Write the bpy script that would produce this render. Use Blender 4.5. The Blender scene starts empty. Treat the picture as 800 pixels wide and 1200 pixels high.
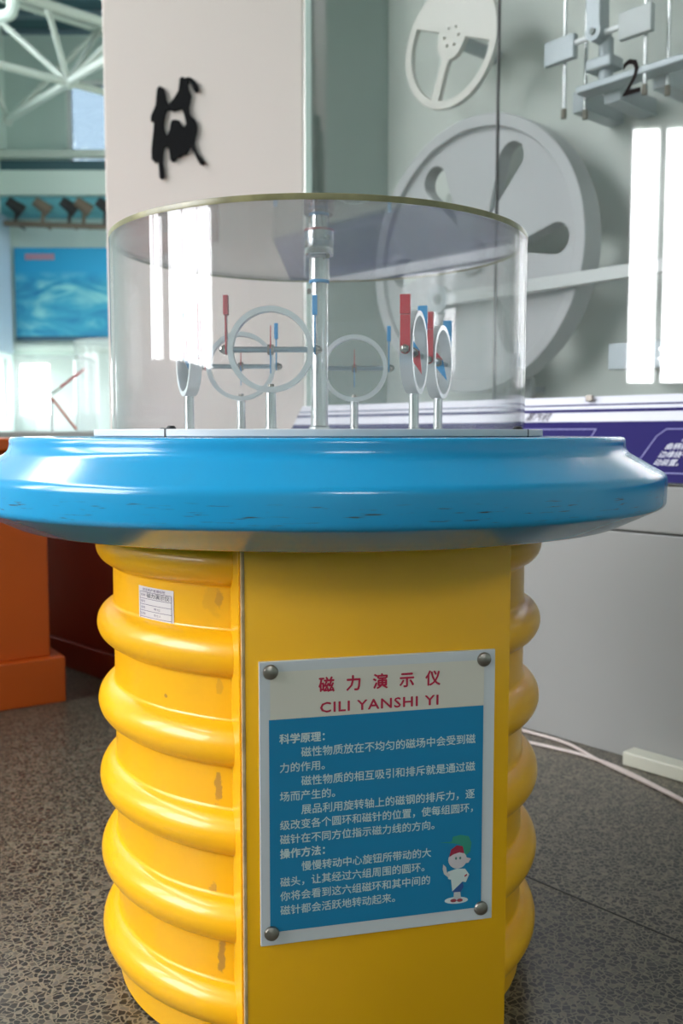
import bpy, bmesh, math, random
from math import sin, cos, pi, radians as R, atan2, hypot
from mathutils import Vector, Matrix
random.seed(7)
S = bpy.context.scene
C = S.collection

# ---------------------------------------------------------------- camera, world, light, exposure
H = 0.79
cam_d = bpy.data.cameras.new('camera'); cam = bpy.data.objects.new('camera', cam_d); C.objects.link(cam)
cam.location = (0.033, -1.42, H); cam.rotation_euler = (R(90 - 4.78), 0, 0)
cam_d.sensor_fit = 'VERTICAL'; cam_d.sensor_height = 36; cam_d.lens = 36 * 1105 / 1200
cam_d.clip_start = 0.05; cam_d.clip_end = 200
cam_d.dof.use_dof = True; cam_d.dof.focus_distance = 1.13; cam_d.dof.aperture_fstop = 5.6
S.camera = cam

S.view_settings.view_transform = 'Standard'
S.view_settings.look = 'None'
S.view_settings.gamma = 1
S.view_settings.exposure = 1.15
S.cycles.use_denoising = True
S.cycles.max_bounces = 14
S.cycles.diffuse_bounces = 6
S.cycles.glossy_bounces = 6
S.cycles.transparent_max_bounces = 24
S.cycles.caustics_reflective = False
S.cycles.caustics_refractive = False

world = bpy.data.worlds.new('daylight'); S.world = world; world.use_nodes = True
wn = world.node_tree; wn.nodes.clear()
w_out = wn.nodes.new('ShaderNodeOutputWorld'); w_bg = wn.nodes.new('ShaderNodeBackground')
w_tc = wn.nodes.new('ShaderNodeTexCoord'); w_sp = wn.nodes.new('ShaderNodeSeparateXYZ'); w_rp = wn.nodes.new('ShaderNodeValToRGB')
wn.links.new(w_tc.outputs['Generated'], w_sp.inputs[0]); wn.links.new(w_sp.outputs['Z'], w_rp.inputs[0])
w_rp.color_ramp.elements[0].position = 0.0; w_rp.color_ramp.elements[0].color = (0.30, 0.32, 0.28, 1)   # ground outside
w_rp.color_ramp.elements[1].position = 0.04; w_rp.color_ramp.elements[1].color = (0.98, 0.97, 1.0, 1)    # bright overcast sky
wn.links.new(w_rp.outputs[0], w_bg.inputs[0]); w_bg.inputs[1].default_value = 11.0
wn.links.new(w_bg.outputs[0], w_out.inputs[0])

def portal(loc, rot, sx, sy):
    d = bpy.data.lights.new('window_daylight', 'AREA'); d.shape = 'RECTANGLE'; d.size = sx; d.size_y = sy
    d.cycles.is_portal = True
    o = bpy.data.objects.new('window_daylight', d); o.location = loc; o.rotation_euler = rot; C.objects.link(o)

# windows of the left wall (y0, y1, z0, z1) and of the far wall (x0, x1, z0, z1), added fill openings in back and right walls
XL, YF, XR, YB, ZC = -3.6, 9.1, 4.6, -5.5, 5.1
WIN_L = [(-2.7, -0.62, 1.10, 2.95), (-0.27, 0.28, 1.10, 2.95), (-1.6, 1.8, 3.85, 4.95), (2.3, 6.8, 3.85, 4.95),  (7.6, 8.95, 0.95, 1.6)]  # the two high openings are added for more daylight inside
FILL_WIN_R = [(3.6, 5.9, 1.0, 4.2), (6.4, 8.7, 1.0, 4.2)]  # unseen openings added to brighten the far end of the hall
FILL_WIN_B = [(0.5, 1.9, 3.4, 4.8)]  # unseen opening added as frontal fill light
WIN_F = [(-3.58, -3.17, 0.95, 1.6), (-2.95, -2.2, 3.7, 4.6), (0.8, 3.6, 2.2, 4.4)]
for y0, y1, z0, z1 in WIN_L:
    portal((XL - .02, (y0 + y1) / 2, (z0 + z1) / 2), (0, R(-90), 0), z1 - z0, y1 - y0)
for x0, x1, z0, z1 in WIN_F:
    portal(((x0 + x1) / 2, YF + .02, (z0 + z1) / 2), (R(-90), 0, 0), x1 - x0, z1 - z0)

for y0, y1, z0, z1 in FILL_WIN_R:
    portal((XR + .02, (y0 + y1) / 2, (z0 + z1) / 2), (0, R(90), 0), z1 - z0, y1 - y0)
for x0, x1, z0, z1 in FILL_WIN_B:
    portal(((x0 + x1) / 2, YB - .02, (z0 + z1) / 2), (R(90), 0, 0), x1 - x0, z1 - z0)

# ---------------------------------------------------------------- materials
def lin(c):
    if isinstance(c, str):
        c = [int(c[i:i + 2], 16) / 255 for i in (0, 2, 4)]
        c = [x / 12.92 if x <= .04045 else ((x + .055) / 1.055) ** 2.4 for x in c]
    return (c[0], c[1], c[2], 1)
MATS = {}
def mat(name, col, rough=.5, metal=0, coat=0, spec=.5, bump=0, bscale=50, var=0, vscale=3, aniso=0):
    if name in MATS: return MATS[name]
    m = bpy.data.materials.new(name); m.use_nodes = True; nt = m.node_tree
    b = nt.nodes['Principled BSDF']
    b.inputs['Base Color'].default_value = lin(col); b.inputs['Roughness'].default_value = rough
    b.inputs['Metallic'].default_value = metal; b.inputs['Coat Weight'].default_value = coat
    b.inputs['Coat Roughness'].default_value = .05; b.inputs['Specular IOR Level'].default_value = spec
    tc = nt.nodes.new('ShaderNodeTexCoord')
    n = nt.nodes.new('ShaderNodeTexNoise'); n.inputs['Scale'].default_value = vscale; n.inputs['Detail'].default_value = 4
    nt.links.new(tc.outputs['Object'], n.inputs['Vector'])
    if var:
        mx = nt.nodes.new('ShaderNodeMix'); mx.data_type = 'RGBA'; mx.blend_type = 'MULTIPLY'
        rp = nt.nodes.new('ShaderNodeMapRange'); rp.inputs['From Min'].default_value = .3; rp.inputs['From Max'].default_value = .7
        rp.inputs['To Min'].default_value = 1 - var; rp.inputs['To Max'].default_value = 1
        nt.links.new(n.outputs[0], rp.inputs[0])
        mx.inputs[0].default_value = 1; mx.inputs[6].default_value = lin(col); nt.links.new(rp.outputs[0], mx.inputs[7])
        nt.links.new(mx.outputs[2], b.inputs['Base Color'])
    if bump:
        n2 = nt.nodes.new('ShaderNodeTexNoise'); n2.inputs['Scale'].default_value = bscale; n2.inputs['Detail'].default_value = 3
        nt.links.new(tc.outputs['Object'], n2.inputs['Vector'])
        bp = nt.nodes.new('ShaderNodeBump'); bp.inputs['Strength'].default_value = bump; bp.inputs['Distance'].default_value = .002
        nt.links.new(n2.outputs[0], bp.inputs['Height']); nt.links.new(bp.outputs[0], b.inputs['Normal'])
    MATS[name] = m; return m

def clear_mat(name, tint, edge_tint, haze=.03, boost=1.0, rough=.0):
    """clear sheet: transmitted light plus a Schlick mirror reflection and a diffuse veil for dust and reflected haze"""
    m = bpy.data.materials.new(name); m.use_nodes = True; nt = m.node_tree; N = nt.nodes; L = nt.links; N.clear()
    out = N.new('ShaderNodeOutputMaterial'); geo = N.new('ShaderNodeNewGeometry')
    dot = N.new('ShaderNodeVectorMath'); dot.operation = 'DOT_PRODUCT'
    L.new(geo.outputs['Normal'], dot.inputs[0]); L.new(geo.outputs['Incoming'], dot.inputs[1])
    def M(op, a, b=None):
        n = N.new('ShaderNodeMath'); n.operation = op
        for i, v in enumerate((a, b)):
            if v is None: continue
            if isinstance(v, (int, float)): n.inputs[i].default_value = v
            else: L.new(v, n.inputs[i])
        return n.outputs[0]
    c = M('ABSOLUTE', dot.outputs['Value']); k = M('SUBTRACT', 1.0, c); k5 = M('POWER', k, 5.0)
    F = M('MINIMUM', M('MULTIPLY', M('ADD', M('MULTIPLY', k5, .96), .04), boost), 1.0)
    mixc = N.new('ShaderNodeMix'); mixc.data_type = 'RGBA'; mixc.inputs[6].default_value = lin(tint); mixc.inputs[7].default_value = lin(edge_tint)
    L.new(M('POWER', k, 3.0), mixc.inputs[0])
    tr = N.new('ShaderNodeBsdfTransparent'); L.new(mixc.outputs[2], tr.inputs[0])
    gl = N.new('ShaderNodeBsdfGlossy'); gl.inputs['Roughness'].default_value = rough
    df = N.new('ShaderNodeBsdfDiffuse'); df.inputs[0].default_value = (.8, .8, .8, 1)
    a = N.new('ShaderNodeMixShader'); a.inputs[0].default_value = haze; L.new(tr.outputs[0], a.inputs[1]); L.new(df.outputs[0], a.inputs[2])
    b = N.new('ShaderNodeMixShader'); L.new(F, b.inputs[0]); L.new(a.outputs[0], b.inputs[1]); L.new(gl.outputs[0], b.inputs[2])
    L.new(b.outputs[0], out.inputs[0]); MATS[name] = m; return m

ACR = clear_mat('clear_acrylic', (.985, .985, .985), (.60, .62, .62), haze=.05, rough=.015)  # haze also puts reflected brightness into the acrylic, besides dust
ACR_THIN = clear_mat('clear_acrylic_case', (.98, .98, .98), (.7, .75, .75), haze=.06)
GLASS = clear_mat('case_glass', (.96, .965, .962), (.84, .88, .86), haze=.01, boost=1.9)
PANE_B = clear_mat('blue_tinted_pane', (.15, .18, .20), (.1, .12, .14), haze=.02)
PANE = clear_mat('window_pane_glass', (.97, .98, .98), (.8, .88, .85), haze=.0)

YEL = mat('yellow_gelcoat', (.85, .43, .005), rough=.33, coat=.2, spec=.35, var=.06, vscale=5)
def yellow_wear():
    m = YEL.copy(); m.name = 'yellow_gelcoat_scuffed'; nt = m.node_tree; N = nt.nodes; L = nt.links
    b = N['Principled BSDF']; src = b.inputs['Base Color'].links[0].from_socket
    tc = N.new('ShaderNodeTexCoord'); acc = None
    nz = N.new('ShaderNodeTexNoise'); nz.inputs['Scale'].default_value = 90; nz.inputs['Detail'].default_value = 5
    L.new(tc.outputs['Object'], nz.inputs['Vector'])
    for ang, z, w, h, st in [(-112.6, .483, .004, .016, .25), (-113.2, .350, .005, .018, .6), (-112.8, .132, .005, .026, .65), (-115, .215, .006, .012, .45),
                          (-114.5, .588, .011, .022, .14), (-112.6, .628, .010, .006, .4), (-129, .455, .003, .003, .7), (-112.4, .59, .005, .013, .4)]:
        p = (.305 * cos(R(ang)), .305 * sin(R(ang)), z)
        s = N.new('ShaderNodeVectorMath'); s.operation = 'SUBTRACT'; L.new(tc.outputs['Object'], s.inputs[0]); s.inputs[1].default_value = p
        q = N.new('ShaderNodeVectorMath'); q.operation = 'DIVIDE'; L.new(s.outputs[0], q.inputs[0]); q.inputs[1].default_value = (w, w * 2, h)
        l = N.new('ShaderNodeVectorMath'); l.operation = 'LENGTH'; L.new(q.outputs[0], l.inputs[0])
        ad = N.new('ShaderNodeMath'); ad.operation = 'MULTIPLY_ADD'; L.new(nz.outputs[0], ad.inputs[0]); ad.inputs[1].default_value = 2.6; L.new(l.outputs['Value'], ad.inputs[2])
        mr = N.new('ShaderNodeMapRange'); L.new(ad.outputs[0], mr.inputs[0]); mr.inputs['From Min'].default_value = 2.05; mr.inputs['From Max'].default_value = 2.45
        mr.inputs['To Min'].default_value = st; mr.inputs['To Max'].default_value = 0
        if acc is None: acc = mr.outputs[0]
        else:
            a = N.new('ShaderNodeMath'); a.operation = 'MAXIMUM'; L.new(acc, a.inputs[0]); L.new(mr.outputs[0], a.inputs[1]); acc = a.outputs[0]
    mx = N.new('ShaderNodeMix'); mx.data_type = 'RGBA'; L.new(acc, mx.inputs[0]); L.new(src, mx.inputs[6]); mx.inputs[7].default_value = lin('8a6540')
    L.new(mx.outputs[2], b.inputs['Base Color']); return m
YELW = yellow_wear()

def blue_mat():
    m = mat('blue_gelcoat', (.014, .28, .54), rough=.2, coat=.12, spec=.42, var=.05, vscale=4); nt = m.node_tree; N = nt.nodes; L = nt.links
    b = N['Principled BSDF']; src = b.inputs['Base Color'].links[0].from_socket
    tc = N.new('ShaderNodeTexCoord'); sp = N.new('ShaderNodeSeparateXYZ'); L.new(tc.outputs['Object'], sp.inputs[0])
    at = N.new('ShaderNodeMath'); at.operation = 'ARCTAN2'; L.new(sp.outputs['Y'], at.inputs[0]); L.new(sp.outputs['X'], at.inputs[1])
    cb = N.new('ShaderNodeCombineXYZ'); L.new(at.outputs[0], cb.inputs[0]); L.new(sp.outputs['Z'], cb.inputs[2])
    sc = N.new('ShaderNodeVectorMath'); sc.operation = 'MULTIPLY'; L.new(cb.outputs[0], sc.inputs[0]); sc.inputs[1].default_value = (5, 1, 150)
    nz = N.new('ShaderNodeTexNoise'); nz.inputs['Scale'].default_value = 2.4; nz.inputs['Detail'].default_value = 6; L.new(sc.outputs[0], nz.inputs['Vector'])
    mr = N.new('ShaderNodeMapRange'); L.new(nz.outputs[0], mr.inputs[0]); mr.inputs['From Min'].default_value = .60; mr.inputs['From Max'].default_value = .68
    # scratches sit on the upright rim band only, where people brush against it
    z1 = N.new('ShaderNodeMapRange'); L.new(sp.outputs['Z'], z1.inputs[0]); z1.inputs['From Min'].default_value = .694; z1.inputs['From Max'].default_value = .700
    z2 = N.new('ShaderNodeMapRange'); L.new(sp.outputs['Z'], z2.inputs[0]); z2.inputs['From Min'].default_value = .722; z2.inputs['From Max'].default_value = .716
    k = N.new('ShaderNodeMath'); k.operation = 'MULTIPLY'; L.new(z1.outputs[0], k.inputs[0]); L.new(z2.outputs[0], k.inputs[1])
    k2 = N.new('ShaderNodeMath'); k2.operation = 'MULTIPLY'; L.new(k.outputs[0], k2.inputs[0]); L.new(mr.outputs[0], k2.inputs[1])
    mx = N.new('ShaderNodeMix'); mx.data_type = 'RGBA'; L.new(k2.outputs[0], mx.inputs[0]); L.new(src, mx.inputs[6]); mx.inputs[7].default_value = lin('3a4238')
    L.new(mx.outputs[2], b.inputs['Base Color']); return m
BLU = blue_mat()

def brushed(name, col, rough, scale=(1, 1, 60)):
    m = mat(name, col, rough=rough, metal=1); nt = m.node_tree; N = nt.nodes; L = nt.links; b = N['Principled BSDF']
    tc = N.new('ShaderNodeTexCoord'); mp = N.new('ShaderNodeMapping'); mp.inputs['Scale'].default_value = scale
    nz = N.new('ShaderNodeTexNoise'); nz.inputs['Scale'].default_value = 40
    L.new(tc.outputs['Object'], mp.inputs[0]); L.new(mp.outputs[0], nz.inputs['Vector'])
    mr = N.new('ShaderNodeMapRange'); L.new(nz.outputs[0], mr.inputs[0]); mr.inputs['To Min'].default_value = rough * .95; mr.inputs['To Max'].default_value = rough * 1.08
    L.new(mr.outputs[0], b.inputs['Roughness']); return m
STEEL = brushed('brushed_steel', (.62, .63, .64), .24)
ALU = mat('satin_aluminium', (.66, .68, .70), rough=.3, metal=.7)
SCREW = mat('dull_screw_metal', (.30, .27, .24), rough=.35, metal=1, bump=.2, bscale=400)
RED = mat('red_magnet_paint', (.42, .02, .035), rough=.35)
BLUEM = mat('blue_magnet_paint', (.03, .26, .55), rough=.35)
PLATE = mat('grey_white_plate', (.55, .56, .56), rough=.35, var=.05)
BLACK = mat('black_plastic', (.012, .012, .013), rough=.5)
KNOB = mat('dark_plum_knob', (.10, .045, .06), rough=.4)
AMBER = mat('amber_acrylic_edge', (.26, .235, .11), rough=.3, var=.45, vscale=30)
CREAM = mat('printed_cream', (.60, .565, .49), rough=.35)
SIGNW = mat('sign_border_white', (.56, .58, .60), rough=.22, coat=.3)
SIGNB = mat('printed_blue', (.006, .19, .37), rough=.3)
TEXTW = mat('printed_pale_text', (.50, .60, .60), rough=.4)
TEXTR = mat('printed_red_text', (.42, .012, .05), rough=.4)
WALLW = mat('warm_white_paint', (.70, .62, .58), rough=.6, var=.03, vscale=1)
BASEW = mat('grey_base_laminate', (.30, .30, .29), rough=.38, var=.06, vscale=2)
CASEB = mat('case_back_green_grey', (.53, .565, .53), rough=.6)
CASED = mat('case_side_dark_green', (.22, .30, .27), rough=.5)
WHEEL = mat('wheel_grey_paint', (.39, .395, .41), rough=.35)
WHEELS = mat('wheel_warm_white_paint', (.62, .60, .56), rough=.35)
WHEELD = mat('dark_grey_green', (.14, .16, .16), rough=.5)  # plain dark tone for pins and the bracket plugs
MECH = mat('mechanism_grey', (.34, .38, .41), rough=.35, metal=.2)
PURP = mat('print_indigo', (.018, .013, .10), rough=.6, spec=.1)
LILAC = mat('print_lilac_white', (.62, .62, .70), rough=.35)
LILACLN = mat('print_lilac_line', (.20, .19, .42), rough=.4)
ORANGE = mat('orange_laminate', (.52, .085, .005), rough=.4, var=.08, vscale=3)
ORANGED = mat('shade_darkened_laminate', (.23, .022, .008), rough=.4)  # darkness of the shade is put into this laminate's colour
TEAL = mat('pale_teal_paint', (.36, .50, .48), rough=.6)
TEALD = mat('dark_teal_deck', (.05, .12, .15), rough=.6)
TRUSS = mat('pale_grey_green_truss', (.50, .56, .52), rough=.5)
HALLW = mat('hall_wall_paint', (.62, .74, .71), rough=.7, var=.04)
HALLB = mat('pale_beam_paint', (.62, .72, .68), rough=.6)
CYAN = mat('cyan_band_paint', (.13, .44, .52), rough=.6)
GRBL = mat('grey_blue_panel', (.30, .40, .48), rough=.5)
FRAMEM = mat('window_frame_white', (.7, .72, .72), rough=.4)
GASK = mat('dark_gasket', (.01, .012, .012), rough=.5)
CAB = mat('pinkish_white_cable', (.55, .47, .44), rough=.5)
TRUNK = mat('ivory_trunking', (.58, .57, .48), rough=.5)
BROWN = mat('brown_metal', (.13, .10, .07), rough=.6)
CAL = mat('black_gloss_lettering', (.005, .005, .006), rough=.7, spec=.15)
STICK = mat('label_paper', (.64, .60, .60), rough=.5)
INK = mat('purple_black_ink', (.10, .07, .14), rough=.6)
HAND = mat('pen_ink', (.03, .03, .06), rough=.6)
EDGEW = mat('worn_edge_beige', (.62, .44, .22), rough=.8, spec=.05, var=.45, vscale=40)

def floor_mat():
    m = bpy.data.materials.new('terrazzo'); m.use_nodes = True; nt = m.node_tree; N = nt.nodes; L = nt.links; b = N['Principled BSDF']
    tc = N.new('ShaderNodeTexCoord')
    nz = N.new('ShaderNodeTexNoise'); nz.inputs['Scale'].default_value = 60; nz.inputs['Detail'].default_value = 2; L.new(tc.outputs['Object'], nz.inputs['Vector'])
    off = N.new('ShaderNodeVectorMath'); off.operation = 'MULTIPLY_ADD'; L.new(nz.outputs['Color'], off.inputs[0]); off.inputs[1].default_value = (.012, .012, 0); L.new(tc.outputs['Object'], off.inputs[2])
    v = N.new('ShaderNodeTexVoronoi'); v.feature = 'DISTANCE_TO_EDGE'; v.inputs['Scale'].default_value = 105; L.new(off.outputs[0], v.inputs['Vector'])
    v2 = N.new('ShaderNodeTexVoronoi'); v2.inputs['Scale'].default_value = 105; L.new(off.outputs[0], v2.inputs['Vector'])
    r = N.new('ShaderNodeValToRGB'); r.color_ramp.elements[0].position = .045; r.color_ramp.elements[1].position = .11
    r.color_ramp.elements[0].color = (0, 0, 0, 1); r.color_ramp.elements[1].color = (1, 1, 1, 1); L.new(v.outputs['Distance'], r.inputs[0])
    chip = N.new('ShaderNodeValToRGB'); e = chip.color_ramp.elements
    e[0].position = 0; e[0].color = lin('191716'); e[1].position = .58; e[1].color = lin('252320')
    x = e.new(.74); x.color = lin('3a3630'); x = e.new(.88); x.color = lin('585248'); x = e.new(1); x.color = lin('6e665a')
    sepc = N.new('ShaderNodeSeparateColor'); L.new(v2.outputs['Color'], sepc.inputs[0]); L.new(sepc.outputs[0], chip.inputs[0])
    mx = N.new('ShaderNodeMix'); mx.data_type = 'RGBA'; L.new(r.outputs[0], mx.inputs[0]); mx.inputs[6].default_value = lin('78705f'); L.new(chip.outputs[0], mx.inputs[7])
    L.new(mx.outputs[2], b.inputs['Base Color']); b.inputs['Roughness'].default_value = .33
    return m
FLOOR = floor_mat()

# ---------------------------------------------------------------- mesh helpers
def link(name, me, m=None, parent=None, smooth=35, loc=None, rot=None):
    o = bpy.data.objects.new(name, me); C.objects.link(o)
    if m is not None: me.materials.clear(); me.materials.append(m)
    if smooth is not None and len(me.polygons):
        me.shade_smooth(); me.set_sharp_from_angle(angle=R(smooth))
    if parent is not None: o.parent = parent
    if loc is not None: o.location = loc
    if rot is not None: o.rotation_euler = rot
    return o
def tomesh(bm, name='m'):
    bmesh.ops.recalc_face_normals(bm, faces=bm.faces)
    me = bpy.data.meshes.new(name); bm.to_mesh(me); bm.free(); return me
def box_bm(bm, lo, hi, bev=0, M=None):
    r = bmesh.ops.create_cube(bm, size=1)
    vs = r['verts']; c = [(a + b) / 2 for a, b in zip(lo, hi)]; s = [b - a for a, b in zip(lo, hi)]
    for v in vs: v.co = Vector((v.co[i] * s[i] + c[i] for i in range(3)))
    if bev:
        es = list({e for v in vs for e in v.link_edges})
        g = bmesh.ops.bevel(bm, geom=es, offset=bev, segments=2, profile=.5, affect='EDGES')
        vs = g['verts'] + [v for v in vs if v.is_valid]
    if M is not None: bmesh.ops.transform(bm, matrix=M, verts=list({v for v in vs if v.is_valid}))
def box(lo, hi, bev=0):
    bm = bmesh.new(); box_bm(bm, lo, hi, bev); return tomesh(bm)
def lathe(prof, n=64, a0=0, a1=360, cap=True):
    full = abs(a1 - a0) >= 359.9; bm = bmesh.new(); rings = []
    cnt = n if full else n + 1
    for k in range(cnt):
        a = R(a0 + (a1 - a0) * k / n)
        rings.append([bm.verts.new((r * cos(a), r * sin(a), z)) for r, z in prof])
    for k in range(n):
        A, B = rings[k], rings[(k + 1) % cnt]
        for i in range(len(prof) - 1): bm.faces.new((A[i], B[i], B[i + 1], A[i + 1]))
    bmesh.ops.remove_doubles(bm, verts=bm.verts, dist=1e-6)
    return tomesh(bm)
def rod_bm(bm, a, b, r, n=16, r2=None):
    a = Vector(a); b = Vector(b); d = b - a
    q = d.to_track_quat('Z', 'Y').to_matrix().to_4x4(); q.translation = (a + b) / 2
    bmesh.ops.create_cone(bm, cap_ends=True, segments=n, radius1=r, radius2=r if r2 is None else r2, depth=d.length, matrix=q)
def rod(a, b, r, n=16, r2=None):
    bm = bmesh.new(); rod_bm(bm, a, b, r, n, r2); return tomesh(bm)
def sphere_bm(bm, c, r, sc=(1, 1, 1), n=12):
    M = Matrix.Translation(c) @ Matrix.Diagonal((*sc, 1)); bmesh.ops.create_uvsphere(bm, u_segments=n, v_segments=n // 2 + 2, radius=r, matrix=M)
def tube(pts, r, n=8, res=6):
    cu = bpy.data.curves.new('c', 'CURVE'); cu.dimensions = '3D'; cu.bevel_depth = r; cu.bevel_resolution = n // 4; cu.resolution_u = res; cu.use_fill_caps = True
    s = cu.splines.new('NURBS'); s.points.add(len(pts) - 1); s.order_u = 3; s.use_endpoint_u = True
    for p, q in zip(s.points, pts): p.co = (*q, 1)
    return cmesh(cu)
def cmesh(cu):
    o = bpy.data.objects.new('tmp', cu); C.objects.link(o)
    dg = bpy.context.evaluated_depsgraph_get(); dg.update()
    me = bpy.data.meshes.new_from_object(o.evaluated_get(dg)); bpy.data.objects.remove(o); bpy.data.curves.remove(cu); return me
def plate(loops, depth, bev=0):
    """flat plate in XY, z from -depth/2 to depth/2, first loop outside, others holes"""
    cu = bpy.data.curves.new('c', 'CURVE'); cu.dimensions = '2D'; cu.fill_mode = 'BOTH'; cu.extrude = depth / 2; cu.bevel_depth = bev; cu.offset = -bev
    for lp in loops:
        s = cu.splines.new('POLY'); s.points.add(len(lp) - 1); s.use_cyclic_u = True
        for p, q in zip(s.points, lp): p.co = (q[0], q[1], 0, 1)
    return cmesh(cu)
def flat(loops): return plate(loops, 0)
def circ(cx, cy, r, n=64, a0=0, a1=2 * pi, end=False):
    return [(cx + r * cos(a0 + (a1 - a0) * k / (n - (1 if end else 0))), cy + r * sin(a0 + (a1 - a0) * k / (n - (1 if end else 0)))) for k in range(n)]
def rrect(x0, y0, x1, y1, r, n=5):
    out = []
    for cx, cy, a in ((x1 - r, y1 - r, 0), (x0 + r, y1 - r, pi / 2), (x0 + r, y0 + r, pi), (x1 - r, y0 + r, 1.5 * pi)):
        out += [(cx + r * cos(a + pi / 2 * k / n), cy + r * sin(a + pi / 2 * k / n)) for k in range(n + 1)]
    return out
def raw_text(body, shear=0, off=0, spacing=1.0):
    cu = bpy.data.curves.new('t', 'FONT'); cu.body = body; cu.size = 1; cu.shear = shear; cu.offset = off; cu.resolution_u = 2; cu.space_character = spacing
    return cmesh(cu)
def bbox(me):
    xs = [v.co.x for v in me.vertices]; ys = [v.co.y for v in me.vertices]
    return (min(xs), min(ys), max(xs), max(ys)) if xs else (0, 0, 1, 1)
_a = bbox(raw_text('田田')); _b = bbox(raw_text('田田田田')); ADV = ((_b[2] - _b[0]) - (_a[2] - _a[0])) / 2
_m = bbox(raw_text('国')); CY = (_m[1] + _m[3]) / 2; CX0 = (_m[0] + _m[2]) / 2 - ADV / 2
def bolder(me, w):
    """heavier strokes: shifted copies of the outlines, each a hair higher"""
    if w <= 0: return me
    bm = bmesh.new()
    for k, (dx, dy) in enumerate(((0, 0), (w, 0), (-w, 0), (0, w), (0, -w))):
        m2 = me.copy()
        for v in m2.vertices: v.co += Vector((dx, dy, k * .000012))
        bm.from_mesh(m2); bpy.data.meshes.remove(m2)
    out = bpy.data.meshes.new('b'); bm.to_mesh(out); bm.free(); return out
def text_em(body, em, x, yc, off=0, shear=0):
    """CJK line: one em per glyph, left at x, vertical centre yc"""
    me = raw_text(body, shear); k = em / ADV
    for v in me.vertices: v.co = Vector(((v.co.x - CX0) * k + x, (v.co.y - CY) * k + yc, 0))
    return bolder(me, off * k)
def text_fit(body, x0, x1, y0, y1, off=0, shear=0, spacing=1.0):
    me = raw_text(body, shear, 0, spacing); b = bbox(me)
    for v in me.vertices:
        v.co = Vector((x0 + (v.co.x - b[0]) / (b[2] - b[0]) * (x1 - x0), y0 + (v.co.y - b[1]) / (b[3] - b[1]) * (y1 - y0), 0))
    return bolder(me, off * (y1 - y0) * 1.4)
def thing(name, label, cat, loc=(0, 0, 0), rotz=0, group=None, M=None):
    o = bpy.data.objects.new(name, None); C.objects.link(o); o.empty_display_size = .05
    o.location = loc; o.rotation_euler = (0, 0, rotz)
    if M is not None: o.matrix_world = M
    o['label'] = label; o['category'] = cat
    if group: o['group'] = group
    return o
def tag(o, label, cat, group=None):
    o['label'] = label; o['category'] = cat
    if group: o['group'] = group
    return o
def struct(o): o['kind'] = 'structure'; return o
def frameM(origin, xdir, zdir):
    """matrix: local X along xdir, local Z along zdir (out of a panel), local Y up"""
    x = Vector(xdir).normalized(); z = Vector(zdir).normalized(); y = z.cross(x)
    M = Matrix((x, y, z)).transposed().to_4x4(); M.translation = Vector(origin); return M

# ---------------------------------------------------------------- room shell
T = .2
def wall_grid(name, mapf, u0, u1, z0, z1, holes, m):
    """wall of boxes round the openings; mapf(u, z, d) -> world"""
    bm = bmesh.new(); us = sorted({u0, u1, *[h[0] for h in holes], *[h[1] for h in holes]}); zs = sorted({z0, z1, *[h[2] for h in holes], *[h[3] for h in holes]})
    vs = {}
    def V(u, z, d):
        k = (round(u, 4), round(z, 4), d)
        if k not in vs: vs[k] = bm.verts.new(mapf(u, z, d))
        return vs[k]
    solid = lambda i, j: 0 <= i < len(us) - 1 and 0 <= j < len(zs) - 1 and not any(h[0] <= (us[i] + us[i + 1]) / 2 <= h[1] and h[2] <= (zs[j] + zs[j + 1]) / 2 <= h[3] for h in holes)
    for i in range(len(us) - 1):
        for j in range(len(zs) - 1):
            if not solid(i, j): continue
            a, b, c, d = us[i], us[i + 1], zs[j], zs[j + 1]
            bm.faces.new([V(a, c, 0), V(b, c, 0), V(b, d, 0), V(a, d, 0)]); bm.faces.new([V(a, c, T), V(a, d, T), V(b, d, T), V(b, c, T)])
            for (di, dj, p, q) in ((-1, 0, (a, c), (a, d)), (1, 0, (b, c), (b, d)), (0, -1, (a, c), (b, c)), (0, 1, (a, d), (b, d))):
                if not solid(i + di, j + dj): bm.faces.new([V(*p, 0), V(*q, 0), V(*q, T), V(*p, T)])
    return struct(link(name, tomesh(bm), m, smooth=None))
wl = wall_grid('wall_left', lambda u, z, d: (XL - d, u, z), YB, YF, 0, ZC, WIN_L, HALLW)
wf = wall_grid('wall_far', lambda u, z, d: (u, YF + d, z), XL, XR, 0, ZC, WIN_F, HALLW)
wr = wall_grid('wall_right', lambda u, z, d: (XR + d, u, z), YB, YF, 0, ZC, FILL_WIN_R, HALLW)
wb = wall_grid('wall_back', lambda u, z, d: (u, YB - d, z), XL, XR, 0, ZC, FILL_WIN_B, HALLW)
struct(link('ceiling', box((XL - T, YB - T, ZC), (XR + T, YF + T, ZC + .15)), TEALD, smooth=None))
fl = struct(link('floor', box((XL - T, YB - T, -.1), (XR + T, YF + T, 0)), FLOOR, smooth=None))
# dark divider strips cast into the terrazzo, 1.9 m apart
d = Vector((.20, -.221)).normalized(); nn = Vector((-d.y, d.x)); o0 = Vector((.364, .206))
bm = bmesh.new()
for k in (0,):
    a = o0 + nn * k * 1.9 - d * .6; b = a + d * 3.4
    M = Matrix.Translation(((a.x + b.x) / 2, (a.y + b.y) / 2, 0)) @ Matrix.Rotation(atan2(d.y, d.x), 4, 'Z')
    box_bm(bm, (-1.7, -.0018, -.004), (1.7, .0018, .0006), 0, M)
link('divider_strip', tomesh(bm), GASK, fl, smooth=None)

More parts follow.
